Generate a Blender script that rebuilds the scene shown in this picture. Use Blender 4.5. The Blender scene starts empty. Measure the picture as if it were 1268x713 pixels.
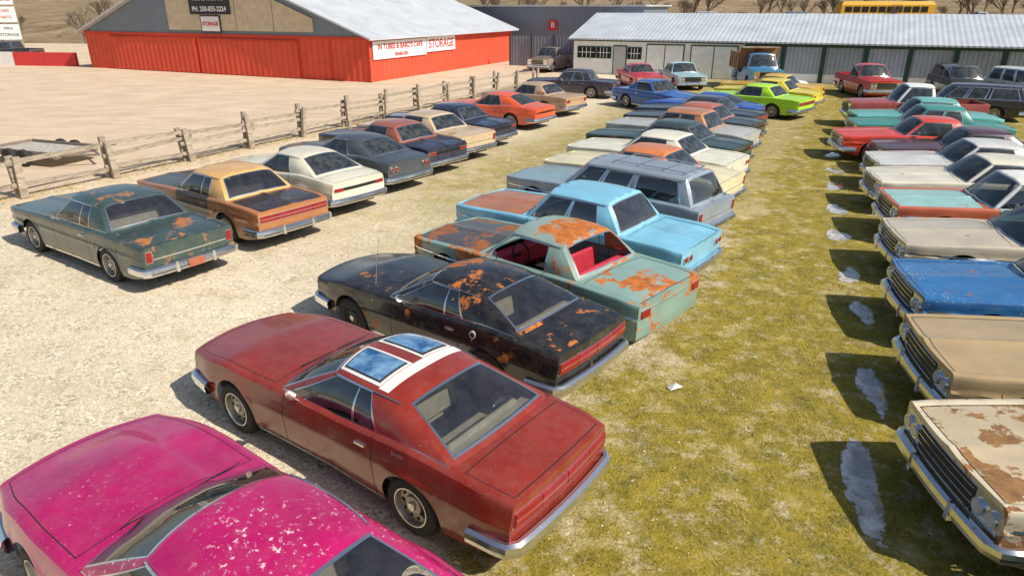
import bpy, math, random, bmesh
import numpy as np
from mathutils import Vector, Matrix
random.seed(7); rng=np.random.default_rng(7)
SC=bpy.context.scene; COL=SC.collection
SC.view_settings.view_transform='Standard'; SC.view_settings.look='None'; SC.view_settings.exposure=0

# ------------------------------------------------------------ node helpers
class NT:
    def __init__(s,name):
        s.m=bpy.data.materials.new(name); s.m.use_nodes=True; s.t=s.m.node_tree; s.n=s.t.nodes; s.l=s.t.links
        s.b=s.n['Principled BSDF']; s.out=s.n['Material Output']
    def new(s,k,**kw):
        n=s.n.new(k)
        for a,b in kw.items(): setattr(n,a,b)
        return n
    def link(s,a,b): s.l.new(a,b)
    def coord(s,seed=0,scale=(1,1,1),kind='Object'):
        tc=s.new('ShaderNodeTexCoord'); mp=s.new('ShaderNodeMapping'); mp.inputs['Location'].default_value=(seed*3.7,seed*1.9,seed*5.3); mp.inputs['Scale'].default_value=scale
        s.link(tc.outputs[kind],mp.inputs['Vector']); return mp.outputs['Vector']
    def noise(s,vec,scale,detail=4,rough=.6,dist=0):
        n=s.new('ShaderNodeTexNoise'); n.inputs['Scale'].default_value=scale; n.inputs['Detail'].default_value=detail; n.inputs['Roughness'].default_value=rough; n.inputs['Distortion'].default_value=dist
        s.link(vec,n.inputs['Vector']); return n.outputs['Fac']
    def ramp(s,fac,a,b,lo=0.,hi=1.):
        n=s.new('ShaderNodeMapRange'); n.inputs[1].default_value=a; n.inputs[2].default_value=b; n.inputs[3].default_value=lo; n.inputs[4].default_value=hi
        s.link(fac,n.inputs[0]); return n.outputs[0]
    def mix(s,fac,c1,c2,blend='MIX'):
        n=s.new('ShaderNodeMix',data_type='RGBA',blend_type=blend)
        for v,i in ((fac,0),(c1,6),(c2,7)):
            if isinstance(v,(int,float)): n.inputs[i].default_value=v
            elif isinstance(v,tuple): n.inputs[i].default_value=v if len(v)==4 else (*v,1)
            else: s.link(v,n.inputs[i])
        return n.outputs[2]
    def math(s,op,a,b=0.,clamp=False):
        n=s.new('ShaderNodeMath',operation=op,use_clamp=clamp)
        for i,v in enumerate((a,b)):
            if isinstance(v,(int,float)): n.inputs[i].default_value=v
            else: s.link(v,n.inputs[i])
        return n.outputs[0]
    def bump(s,h,strength=.3,dist=.01):
        n=s.new('ShaderNodeBump'); n.inputs['Strength'].default_value=strength; n.inputs['Distance'].default_value=dist
        s.link(h,n.inputs['Height']); s.link(n.outputs[0],s.b.inputs['Normal'])
    def base(s,c):
        if isinstance(c,tuple): s.b.inputs['Base Color'].default_value=(*c,1)
        else: s.link(c,s.b.inputs['Base Color'])
    def rough(s,r):
        if isinstance(r,(int,float)): s.b.inputs['Roughness'].default_value=r
        else: s.link(r,s.b.inputs['Roughness'])

_seed=[0]
def paint(col,rust=.1,peel=0.,peelcol=(.75,.7,.65),rough=.34,rustcol=(.42,.13,.03),coat=.5,rscale=1.3,pscale=12,seed=None):
    _seed[0]+=1; sd=_seed[0] if seed is None else seed
    t=NT('car_paint'); v=t.coord(sd)
    fade=t.ramp(t.noise(v,1.6,4),.3,.7,.85,1.15)
    c=t.mix(1.,tuple(col),fade,'MULTIPLY')
    dust=t.ramp(t.noise(v,5,6,.7),.42,.8,.01,.12)
    c=t.mix(dust,c,(.46,.39,.29))
    if peel>0:
        pm=t.ramp(t.noise(v,pscale,8,.75),.71-.15*peel,.725-.15*peel)
        pm2=t.ramp(t.noise(v,1.1,2),.45,.62); pm=t.math('MULTIPLY',pm,pm2)
        c=t.mix(pm,c,tuple(peelcol))
    ch=t.ramp(t.noise(v,38,2,.5),.70,.73,0,.5); c=t.mix(ch,c,(.3,.2,.13))
    tc=t.new('ShaderNodeTexCoord'); sp=t.new('ShaderNodeSeparateXYZ'); t.link(tc.outputs['Object'],sp.inputs[0])
    gm=t.math('MULTIPLY',t.ramp(sp.outputs[2],.22,.50,.6,0.),t.noise(v,9,4,.7)); c=t.mix(gm,c,(.13,.095,.06))
    if rust>0:
        n1=t.math('ADD',t.math('MULTIPLY',t.noise(v,rscale,3,.5,.4),.62),t.math('MULTIPLY',t.noise(v,rscale*5,7,.72),.38))
        th=.70-.23*rust
        rm=t.ramp(n1,th,th+.010)
        halo=t.ramp(n1,th-.022,th+.004,0,.5)
        rc=t.mix(t.ramp(t.noise(v,7,5,.7),.35,.65),tuple(rustcol),(rustcol[0]*.55,rustcol[1]*.5,rustcol[2]*.5))
        c=t.mix(halo,c,(rustcol[0]*.9,rustcol[1]*1.1,rustcol[2]*1.6))
        c=t.mix(rm,c,rc)
        t.rough(t.ramp(rm,0,1,rough,.85)); t.link(t.ramp(rm,0,1,coat,0),t.b.inputs['Coat Weight'])
        h=t.math('MULTIPLY',rm,t.noise(v,60,2))
    else:
        t.rough(t.ramp(t.noise(v,4,4),.3,.7,rough*.8,rough*1.3)); h=t.noise(v,2.2,1); t.b.inputs['Coat Weight'].default_value=coat
    t.base(c)
    t.bump(t.math('ADD',t.math('MULTIPLY',h,.15),t.noise(v,2.5,1)),.14,.02)
    t.b.inputs['Coat Roughness'].default_value=.08
    return t.m
def simple(name,col,rough=.6,metal=0.,var=.15,scale=6,bump=0):
    t=NT(name); v=t.coord(1)
    n=t.noise(v,scale,5,.65)
    t.base(t.mix(1.,tuple(col),t.ramp(n,.3,.7,1-var,1+var),'MULTIPLY')); t.rough(rough); t.b.inputs['Metallic'].default_value=metal
    if bump: t.bump(n,bump,.02)
    return t.m
def chrome_mat():
    t=NT('aged_chrome'); v=t.coord(3)
    m=t.ramp(t.noise(v,14,6,.7),.6,.72)
    t.base(t.mix(m,(.82,.82,.82),(.30,.17,.09))); t.rough(t.ramp(m,0,1,.16,.7)); t.b.inputs['Metallic'].default_value=.95
    return t.m
def glass_mat(name,tint,refl=.16,dust=.12,rough=.03):
    t=NT(name); v=t.coord(2)
    tr=t.new('ShaderNodeBsdfTransparent'); tr.inputs[0].default_value=(*tint,1)
    gl=t.new('ShaderNodeBsdfGlossy'); gl.inputs['Roughness'].default_value=rough; gl.inputs[0].default_value=(.95,.97,1,1)
    df=t.new('ShaderNodeBsdfDiffuse'); df.inputs[0].default_value=(.34,.33,.30,1)
    fr=t.new('ShaderNodeFresnel'); fr.inputs[0].default_value=1.5
    m1=t.new('ShaderNodeMixShader'); m2=t.new('ShaderNodeMixShader')
    t.link(t.ramp(fr.outputs[0],0,1,refl,1),m1.inputs[0]); t.link(tr.outputs[0],m1.inputs[1]); t.link(gl.outputs[0],m1.inputs[2])
    t.link(t.ramp(t.noise(v,6,5,.7),.35,.8,dust*.4,dust*2),m2.inputs[0]); t.link(m1.outputs[0],m2.inputs[1]); t.link(df.outputs[0],m2.inputs[2])
    t.link(m2.outputs[0],t.out.inputs['Surface']); return t.m
CHROME=chrome_mat()
GLASS=glass_mat('window_glass',(.60,.63,.62),.10,.05)
def fglass():
    t=NT('dark_window_glass'); v=t.coord(2); t.base(t.mix(t.ramp(t.noise(v,5,4,.7),.4,.8,0,.4),(.018,.024,.028),(.25,.25,.23))); t.rough(.06); t.b.inputs['Specular IOR Level'].default_value=.8; return t.m
GLASSF=fglass()
def hatchm():
    t=NT('sky_painted_roof_glass'); v=t.coord(2); n=t.noise(v,3,6,.7,.4); t.base(t.mix(t.ramp(n,.38,.62),(.015,.09,.26),(.22,.42,.62))); t.rough(.05); t.b.inputs['Coat Weight'].default_value=1; return t.m  # blue sky reflection on the roof glass is painted into its mottled base colour
HATCH=hatchm()
RUBBER=simple('tyre_rubber',(.03,.028,.026),.85,0,.3,20,.1)
DARK=simple('dark_void',(.012,.012,.012),.9)
GAP=simple('panel_gap',(.015,.013,.012),.9)
RIMST=simple('steel_rim',(.34,.32,.29),.4,.7,.3,12)
RIMDK=simple('dark_rim',(.06,.055,.05),.6,.2,.3,12)
HUB=simple('hub_cap',(.6,.6,.58),.25,.9,.15,12)
REDL=simple('red_lamp_lens',(.30,.012,.014),.2,0,.2,10)
REDD=simple('faded_red_panel',(.30,.02,.03),.3,0,.25,10)
LENS=simple('headlamp_lens',(.62,.63,.62),.12,.3,.1,10)
GRILLE=simple('dark_grille',(.035,.035,.035),.5,.5,.3,30)
PLATE=simple('rusty_licence_plate',(.40,.12,.06),.6,0,.3,10)
WHITEP=simple('white_paint',(.76,.75,.71),.4,0,.1,5)
SEATS={k:simple('seat_'+k,c,.7,0,.2,8) for k,c in dict(black=(.05,.05,.05),tan=(.58,.50,.39),red=(.45,.02,.04),blue=(.05,.10,.16),white=(.5,.48,.42)).items()}

# ------------------------------------------------------------ mesh helpers
class MB:
    def __init__(s): s.v=[]; s.f=[]; s.m=[]; s.mats=[]
    def mi(s,mat):
        if mat not in s.mats: s.mats.append(mat)
        return s.mats.index(mat)
    def add(s,vs,fs,mat):
        o=len(s.v); s.v+= [tuple(map(float,q)) for q in vs]; k=s.mi(mat)
        for f in fs: s.f.append([i+o for i in f]); s.m.append(k)
    def grid(s,rows,mat):
        nr=len(rows); nc=len(rows[0]); vs=[q for r in rows for q in r]
        s.add(vs,[(i*nc+j,i*nc+j+1,(i+1)*nc+j+1,(i+1)*nc+j) for i in range(nr-1) for j in range(nc-1)],mat)
    def box(s,x0,x1,y0,y1,z0,z1,mat,tx=0.,ty=0.):
        vs=[(x0,y0,z0),(x1,y0,z0),(x1,y1,z0),(x0,y1,z0),(x0+tx,y0+ty,z1),(x1-tx,y0+ty,z1),(x1-tx,y1-ty,z1),(x0+tx,y1-ty,z1)]
        s.add(vs,[(3,2,1,0),(4,5,6,7),(0,1,5,4),(1,2,6,5),(2,3,7,6),(3,0,4,7)],mat)
    def tube(s,a,b,r0,r1,mat,n=8,cap=True):
        a=Vector(a);b=Vector(b);d=(b-a).normalized(); u=d.orthogonal().normalized(); w=d.cross(u)
        vs=[]
        for p,r in ((a,r0),(b,r1)):
            for i in range(n):
                t=2*math.pi*i/n; vs.append(p+u*math.cos(t)*r+w*math.sin(t)*r)
        fs=[(i,(i+1)%n,n+(i+1)%n,n+i) for i in range(n)]
        if cap: fs+=[tuple(range(n))[::-1],tuple(range(n,2*n))]
        s.add(vs,fs,mat)
    def lathe(s,prof,mat,n=24):
        rows=[]
        for i in range(n+1):
            t=2*math.pi*i/n; rows.append([(r*math.cos(t),y,r*math.sin(t)) for r,y in prof])
        s.grid(rows,mat)
    def mesh(s,name,smooth=True,angle=30,bevel=0):
        me=bpy.data.meshes.new(name); me.from_pydata(s.v,[],s.f)
        for m in s.mats: me.materials.append(m)
        me.polygons.foreach_set('material_index',s.m)
        if smooth:
            me.polygons.foreach_set('use_smooth',[True]*len(s.f))
        me.update()
        if smooth:
            bm=bmesh.new(); bm.from_mesh(me); bmesh.ops.remove_doubles(bm,verts=bm.verts,dist=1e-5); bmesh.ops.recalc_face_normals(bm,faces=bm.faces); bm.to_mesh(me); bm.free()
            me.set_sharp_from_angle(angle=math.radians(angle))
        return me
    def obj(s,name,parent=None,smooth=True,angle=30,loc=(0,0,0),bevel=0):
        if not s.f: return None
        o=bpy.data.objects.new(name,s.mesh(name,smooth,angle)); COL.objects.link(o); o.location=loc
        if parent: o.parent=parent
        if bevel:
            b=o.modifiers.new('bev','BEVEL'); b.width=bevel; b.segments=2
        return o
def empty(name,loc,rot,label,cat,group=None):
    o=bpy.data.objects.new(name,None); COL.objects.link(o); o.location=loc; o.rotation_euler=(0,0,rot); o.empty_display_size=.2
    o['label']=label; o['category']=cat
    if group: o['group']=group
    return o
def tag(o,label,cat,group=None):
    o['label']=label; o['category']=cat
    if group:o['group']=group
    return o
def text_mesh(s,size,mat,name='lettering',bold=.0,ext=.004,align='CENTER'):
    cu=bpy.data.curves.new('t','FONT'); cu.body=s; cu.size=size; cu.align_x=align; cu.align_y='CENTER'; cu.extrude=ext; cu.offset=bold
    o=bpy.data.objects.new('t',cu); COL.objects.link(o); dg=bpy.context.evaluated_depsgraph_get()
    me=bpy.data.meshes.new_from_object(o.evaluated_get(dg)); bpy.data.objects.remove(o)
    me.materials.clear(); me.materials.append(mat)
    n=bpy.data.objects.new(name,me); COL.objects.link(n); return n
def hillz(x,y):
    d=max(0,(y+.35*x)-88); z=.0026*d**1.6; e=min(1,d/16); e=e*e*(3-2*e)
    return min(z,60)+2.0*e+(math.sin(x*.05)*math.cos(y*.03)*.9)*min(1,max(0,d-20)/60)

# ------------------------------------------------------------ wheels
def wheel_meshes(R,wd,style):
    a=MB(); hw=wd/2
    prof=[(R*.62,-hw*.8),(R*.70,-hw),(R*.90,-hw),(R*.97,-hw*.85),(R,-hw*.55),(R,hw*.55),(R*.97,hw*.85),(R*.90,hw),(R*.70,hw),(R*.62,hw*.8)]
    a.lathe(prof,RUBBER,28)
    if style=='whitewall': a.lathe([(R*.72,hw+.004),(R*.80,hw+.004)],WHITEP,28); a.lathe([(R*.72,-hw-.004),(R*.80,-hw-.004)],WHITEP,28)
    b=MB()
    mat=RIMDK if style in('dark',) else RIMST
    for s in (1,-1):
        b.lathe([(R*.66,s*hw*.82),(R*.64,s*hw*.98),(R*.60,s*hw*.9),(R*.56,s*hw*.45),(R*.34,s*hw*.35),(R*.30,s*hw*.62),(R*.14,s*hw*.66),(0,s*hw*.70)],mat,24)
        b.lathe([(R*.665,s*hw*.9),(R*.655,s*hw*1.03),(R*.62,s*hw*1.03),(R*.61,s*hw*.9)],HUB if style!='dark' else RIMDK,24)
        if style in('hub','whitewall'): b.lathe([(R*.42,s*hw*.5),(R*.40,s*hw*.72),(R*.2,s*hw*.92),(0,s*hw*.98)],HUB,20)
        else:
            b.lathe([(R*.15,s*hw*.65),(R*.13,s*hw*.9),(0,s*hw*.95)],HUB,12)
            for k in range(10):
                t=2*math.pi*k/10; c=(R*.46*math.cos(t),s*hw*.42,R*.46*math.sin(t))
                b.tube(c,(c[0],s*hw*.47,c[2]),R*.055,R*.055,DARK,8)
    return a.mesh('tyre'),b.mesh('rim')
_wc={}
def wheels(par,xs,track,R,wd,style):
    k=(R,wd,style)
    if k not in _wc: _wc[k]=wheel_meshes(R,wd,style)
    for x in xs:
        for sg in (1,-1):
            o=bpy.data.objects.new('wheel',_wc[k][0]); COL.objects.link(o); o.parent=par; o.location=(x,sg*track,R)
            r=bpy.data.objects.new('rim',_wc[k][1]); COL.objects.link(r); r.parent=o

# ------------------------------------------------------------ car builder
def prof(pts,L,sig=.07):
    X=np.linspace(-4,4,1601); p=np.array(pts,float); Y=np.interp(X,p[:,0]*L,p[:,1])
    k=np.exp(-.5*((np.arange(-60,61)*.005)/sig)**2); k/=k.sum()
    Y=np.convolve(np.pad(Y,60,mode='edge'),k,mode='valid')
    return lambda x: float(np.interp(x,X,Y))
ZR=[-.2,0,.2,.42,.60,.645,.68,.85,1.05]
ROUND=[.90,.94,.975,.990,1.0,1.003,.990,.970,.930]
SLAB=[.91,.945,.970,.978,.985,1.005,.978,.985,.972]
PRE={
 'muscle':dict(L=4.85,W=1.82,zs=[(-.5,.86),(-.46,.90),(-.27,.96),(-.05,.87),(.1,.87),(.35,.86),(.5,.74)],cr=[(-.5,.02),(-.35,.04),(.15,.06),(.5,.03)],side=ROUND,
   w=[(-.5,.91),(-.45,.97),(-.27,1.),(-.02,.945),(.28,.99),(.42,.96),(.5,.85)],xA=.135,xB=-.015,xC=-.20,xD=-.365,zr=1.28,wr=.60,ax=(.305,-.27),R=.325,win=[(.04,.07,.62,.60)],bowF=.14,bowR=.04,doors=[(.115,-.17)],pw=2.6),
 'coupe':dict(L=5.0,W=1.9,zs=[(-.5,.87),(-.44,.91),(-.25,.93),(0,.90),(.2,.91),(.5,.83)],cr=[(-.5,.02),(-.3,.03),(.15,.05),(.5,.03)],side=SLAB,
   w=[(-.5,.94),(-.47,.985),(-.27,1.),(0,.98),(.3,1.),(.46,.98),(.5,.92)],xA=.135,xB=.03,xC=-.175,xD=-.265,zr=1.37,wr=.655,ax=(.315,-.265),R=.335,win=[(.035,.05,.68,.78)],bowF=.06,bowR=.025,doors=[(.115,-.14)],pw=3.8),
 'sedan':dict(L=5.0,W=1.9,zs=[(-.5,.87),(-.43,.92),(-.25,.94),(0,.92),(.2,.92),(.5,.86)],cr=[(-.5,.02),(-.3,.03),(.15,.05),(.5,.03)],side=SLAB,
   w=[(-.5,.94),(-.47,.985),(-.27,1.),(0,.99),(.3,1.),(.46,.98),(.5,.94)],xA=.15,xB=.06,xC=-.185,xD=-.255,zr=1.45,wr=.67,ax=(.32,-.26),R=.335,win=[(.035,.045,.42,.45),(.45,.48,.80,.84)],bowF=.05,bowR=.025,doors=[(.13,-.04),(-.04,-.19)],pw=4.2),
 'wagon':dict(L=5.3,W=1.95,zs=[(-.5,.88),(-.43,.92),(-.25,.93),(0,.92),(.2,.92),(.5,.84)],cr=[(-.5,.02),(-.3,.03),(.15,.05),(.5,.03)],side=SLAB,
   w=[(-.5,.94),(-.46,.98),(-.27,1.),(0,.99),(.3,1.),(.45,.97),(.5,.91)],xA=.16,xB=.06,xC=-.41,xD=-.465,zr=1.47,wr=.67,ax=(.32,-.25),R=.335,win=[(.03,.04,.27,.25),(.29,.27,.52,.53),(.56,.57,.93,.94)],bowF=.06,bowR=.03,doors=[(.14,-.02),(-.02,-.18)],pw=4.2),
 'pickup':dict(L=5.1,W=1.95,zs=[(-.5,1.10),(-.2,1.10),(0,1.08),(.2,1.08),(.5,1.02)],cr=[(-.5,.0),(-.1,.0),(.15,.07),(.5,.05)],side=ROUND,
   w=[(-.5,.96),(-.2,.97),(0,.98),(.3,1.),(.45,.97),(.5,.93)],xA=.17,xB=.08,xC=-.10,xD=-.12,zr=1.74,wr=.66,ax=(.32,-.26),R=.37,win=[(.06,.09,.90,.90)],bowF=.05,bowR=.01,doors=[(.14,-.09)],bed=(-.49,-.14)),
 'suv':dict(L=4.8,W=1.9,zs=[(-.5,1.08),(-.2,1.08),(0,1.06),(.2,1.06),(.5,.98)],cr=[(-.5,.0),(-.1,.0),(.15,.06),(.5,.04)],side=ROUND,
   w=[(-.5,.95),(-.2,.98),(0,.99),(.3,1.),(.45,.97),(.5,.91)],xA=.18,xB=.08,xC=-.45,xD=-.485,zr=1.72,wr=.66,ax=(.31,-.27),R=.36,win=[(.05,.07,.33,.31),(.36,.34,.62,.62),(.66,.66,.95,.95)],bowF=.05,bowR=.02,doors=[(.14,-.03),(-.03,-.2)]),
}
FR=[1,.95,.937,.84,.72,.60,.50,.42,.34,.18,.05,0]
NS=16
def car(kind,loc,head,paintm,label,name='parked_car',cat='car',hood=None,trunk=None,roof=None,door=None,seat='black',tail='rect',front='quad',bulge=0,ridge=None,wheel='steel',strip=False,hatch=False,open_glass=False,nobumper=False,emblem=None,fin=0.,group='cars parked in rows',plate=False,antenna=False,crease=0.,badge=False,rack=False,**ov):
    p=dict(PRE[kind]); p.update(ov); L=p['L'];h=L/2;W2=p['W']/2
    if ridge is None: ridge={'coupe':.022,'sedan':.026,'wagon':.02}.get(kind,0.)
    if kind in('coupe','sedan','wagon') and not crease: crease=.02
    far=math.hypot(*loc)>18
    inter=not far; GL=GLASSF if far else GLASS
    root=empty(name,(loc[0],loc[1],hillz(*loc) if loc[1]>80 else 0),math.atan2(head[1],head[0]),label,cat,group)
    B=paintm; HM=hood or B; TM=trunk or B; RM=roof or B; DM=door or B
    zs=prof(p['zs'],L); cr=prof(p['cr'],L); wf=prof(p['w'],L,.05); SD=p['side']
    w=lambda x: wf(x)*W2
    xA,xB,xC,xD=[p[k]*L for k in('xA','xB','xC','xD')]; R=p['R']; axs=[a*L for a in p['ax']]
    bow=p['bowF'],p['bowR']; wbow=.10; pw=p.get('pw',2.6)
    def warp(x,y,z):
        s=1 if x>0 else -1; f=max(0,min(1,(abs(x)/h-.55)/.45)); f=f*f
        return x+s*(bow[0] if s>0 else bow[1])*f*(1-min(1,(y/(W2*.88)))**2 if abs(y)<W2*.88 else 0)+s*f*.05*(z-.6)
    def ys(x,z):
        zr=(z-.2)/(zs(x)-.2); yy=w(x)*float(np.interp(zr,ZR,SD))
        for a in axs:
            d=math.hypot(x-a,z-R)
            if R<d<R+.14 and z>R*.8: yy+=.014*(1-(d-R)/.14)
        return yy
    def zb(x):
        s=.205+.11*max(0,(abs(x)/h-.80)/.2)
        for i,a in enumerate(axs):
            RR=R+.055; d=abs(x-a)
            if d<RR: s=max(s,R+math.sqrt(RR*RR-d*d)*(1. if i==0 else .92))
        return s
    def topz(x,f):
        z=zs(x)+cr(x)*(1-f*f)-ridge*min(1,(1-f)/.063)
        if crease and (x>xA or x<xD): z+=crease*max(0,1-f/.12)
        if fin and x<0: z-=fin*min(1,(1-f)/.2)*max(0,min(1,(-x/h-.35)/.3))
        if bulge and x>xA: z+=bulge*max(0,min(1,(.5-f)/.12))*max(0,min(1,(h-.12-x)/.25))
        return z
    SR_=.035 if kind!='muscle' else .06
    def ring(x):
        b=zb(x);t=zs(x)-SR_; r=[]
        for k in range(NS):
            z=b+(t-b)*k/(NS-1); y=ys(x,z); r.append((warp(x,y,z),y,z))
        y1=ys(x,t); y0=.885*w(x)
        for a in (30,60,90):
            a=math.radians(a); y=y0+(y1-y0)*math.cos(a); z=t+SR_*math.sin(a); r.append((warp(x,y,z),y,z))
        for f in FR[1:]:
            y=y0*f; z=topz(x,f); r.append((warp(x,y,z),y,z))
        return r
    xH=xA+wbow+.05; xT=xD-.12
    hasT = xT>-h+.35 and 'bed' not in p
    G=[('h',xH),('h',h-.06)]+([('t',xT),('t',-h+.06)] if hasT else [])
    dx=[]
    for a,b in p['doors']:
        for q in(a*L,b*L):
            if q not in dx: dx.append(q)
    G+=[('d',q) for q in dx]
    st=set(np.round(np.linspace(-h,h,44),4).tolist())
    for a in axs:
        for i in range(19): st.add(round(a+(R+.055)*math.cos(math.pi*i/18)*.9995,4))
        st.add(round(a+R+.06,4)); st.add(round(a-R-.06,4))
    for q in (xA,xD): st.add(round(q,4))
    if 'bed' in p:
        for q in p['bed']: st.add(round(q*L,4))
    st=[x for x in st if all(abs(x-g)>.022 for _,g in G)]
    keep=set([g+s*.006 for _,g in G for s in(-1,1)])
    st=sorted(st+list(keep)); keep|=set([round(xA,4),round(xD,4)])
    out=[st[0]]
    for x in st[1:]:
        if x-out[-1]<.009 and x not in keep: continue
        out.append(x)
    out[-1]=h if abs(out[-1]-h)<.01 else out[-1]
    st=out
    rings=[ring(x) for x in st]; n=len(rings[0]); 
    full=[[(a,-b,c) for a,b,c in r]+[(a,b,c) for a,b,c in r[:-1][::-1]] for r in rings]; N=2*n-1
    parts={}
    def P(k):
        if k not in parts: parts[k]=MB()
        return parts[k]
    V=[q for r in full for q in r]
    acc={}
    for i in range(len(st)-1):
        x0,x1=st[i],st[i+1]; xm=(x0+x1)/2
        gk=None
        for k,g in G:
            if abs(xm-g)<.004: gk=k
        for j in range(N-1):
            k=min(j,N-2-j); side=1 if j>=n-1 else -1
            top=k>=NS+2; m=k-(NS+2)
            key='body'; mat=B
            if top:
                if xD<xm<xA: continue
                if 'bed' in p and p['bed'][0]*L<xm<p['bed'][1]*L: continue
                if m>=1:
                    if xH-.007<xm<h-.06+.007:
                        if gk=='h' or m==1: mat=GAP
                        else: key='hood';mat=HM
                    elif hasT and -h+.053<xm<xT+.007:
                        if gk=='t' or m==1: mat=GAP
                        else: key='trunk_lid';mat=TM
            else:
                if gk=='d' and k>0: mat=GAP
                else:
                    for di,(a,b) in enumerate(p['doors']):
                        if b*L<xm<a*L and k>=1: key=('door',di,side);mat=DM
            f=(i*N+j,i*N+j+1,(i+1)*N+j+1,(i+1)*N+j)
            acc.setdefault((key,mat),[]).append(f)
    for (key,mat),fs in acc.items():
        used={};vs=[];nf=[]
        for f in fs:
            g=[]
            for q in f:
                if q not in used: used[q]=len(vs); vs.append(V[q])
                g.append(used[q])
            nf.append(g)
        P(key).add(vs,nf,mat)
    bd=P('body')
    for s,ri in ((1,rings[-1]),(-1,rings[0])):
        rows=[]
        us=[-u for u in FR]+FR[:-1][::-1]
        for k in range(NS+3):
            _,y,z=ri[k]; rows.append([(warp(s*h,y*u,z),y*u,z) for u in us])
        y9=.885*w(s*h)
        rows.append([(warp(s*h,y9*u,topz(s*h,abs(u))),y9*u,topz(s*h,abs(u))) for u in us])
        bd.grid(rows,B)
    ch=MB()
    ch.box(-h+.15,xD,-W2*.64,W2*.64,.22,min(zs(-h*.8),zs(-h*.5))-.16,DARK); ch.box(xA+.05,h-.15,-W2*.64,W2*.64,.22,zs(h*.8)-.14,DARK)
    ch.box(xD,xA+.05,-W2*.9,W2*.9,.23,.33,DARK)
    for a in axs: ch.tube((a,-W2*.8,R),(a,W2*.8,R),.05,.05,DARK)
    ch.obj('chassis',root,False)
    zr0=p['zr'];wr=p['wr']*W2/.93
    rc=.075
    def rz(s): return zr0-.045+.024*4*s*(1-s)-(.02*s)
    def Bp(t):
        x=xA+(xD-xA)*t; return Vector((warp(x,W2,0),.885*w(x),zs(x)-.004))
    def Rp(t):
        x=xB+(xC-xB)*t; return Vector((x,wr*(1-.05*abs(2*t-1)**2),rz(t)))
    def S(t,v,sg):
        a=Bp(t).lerp(Rp(t),v); a.y+=.035*math.sin(math.pi*v)*(1-abs(2*t-1)**6); a.y*=sg; return a
    def roofP(s,u):
        e=Rp(s); x=e.x+ (.07*(1-u*u)*(1-s)**2) - (.04*(1-u*u)*s*s)
        return Vector((x,e.y*u,e.z+rc*(1-abs(u)**pw)))
    def WS(u,v,rear):
        t=1. if rear else 0.
        x0=xD if rear else xA; f=abs(u); y0=.885*w(x0)
        off=(-.07 if rear else wbow)*(1-u*u)
        za=topz(x0+(-.03 if rear else .03),f)+.002 if f<.999 else zs(x0)-.004
        za=zs(x0)-.004+(za-zs(x0)+.004)*min(1,(1-f)/.05)
        a=Vector((warp(x0,W2,0)+off,y0*u,za if not(rear and 'bed' in p) else zs(x0))); b=roofP(t,u)
        q=a.lerp(b,v); nn=.035*math.sin(math.pi*v)*(1-u**6); q.z+=nn*.7; q.x+=nn*(-.7 if rear else .7); return q
    rf=P('roof')
    UU=sorted(set(list(np.linspace(-1,1,17))+[-.97,.97,-.92,.92]))
    rf.grid([[roofP(s,u) for u in UU] for s in np.linspace(0,1,13)],RM)
    tr=P('window_trim')
    def glassgrid(fn,ul,vl,key,frame):
        (u0,u1,u2,u3,u4,u5),(v0,v1,v2,v3,v4,v5)=ul,vl
        def cells(ua,ub,va,vb,mb,mat,nu,nv): mb.grid([[fn(a,b) for a in np.linspace(ua,ub,nu)] for b in np.linspace(va,vb,nv)],mat)
        for ua,ub,va,vb,nu,nv in ((u0,u5,v0,v1,21,2),(u0,u5,v4,v5,21,2),(u0,u1,v1,v4,2,9),(u4,u5,v1,v4,2,9)): 
            if ub-ua>1e-4 and vb-va>1e-4: cells(ua,ub,va,vb,frame,RM,nu,nv)
        for ua,ub,va,vb,nu,nv in ((u1,u4,v1,v2,13,2),(u1,u4,v3,v4,13,2),(u1,u2,v2,v3,2,7),(u3,u4,v2,v3,2,7)): cells(ua,ub,va,vb,tr,CHROME,nu,nv)
        if not open_glass:
            g=MB(); cells(u2,u3,v2,v3,g,GL,13,7); g.obj(key,root)
    glassgrid(lambda u,v:WS(u,v,False),(-1,-.965,-.945,.945,.965,1),(0,.02,.05,.93,.96,1),'windshield',rf)
    ru=p.get('rearu',.90)
    glassgrid(lambda u,v:WS(u,v,True),(-1,-ru,-ru+.03,ru-.03,ru,1),(0,.07,.105,.87,.905,1),'rear_window',rf)
    for sg in(1,-1):
        br=[(0,0)]
        for a,a2,c,c2 in p['win']:
            br+= [(a,a2),(c,c2)]
        br.append((1,1))
        def fn(i0,i1,va,vb,mb,mat,nt=6,nv=2):
            (b0,t0),(b1,t1)=i0,i1
            mb.grid([[S((b0+(t0-b0)*v)*(1-q)+(b1+(t1-b1)*v)*q,v,sg) for q in np.linspace(0,1,nt)] for v in np.linspace(va,vb,nv)],mat)
        fn((0,0),(1,1),.94,1,rf,RM,14,3); fn((0,0),(1,1),0,.02,rf,RM,14,2); fn((0,0),(1,1),.02,.045,tr,CHROME,14,2)
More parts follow.
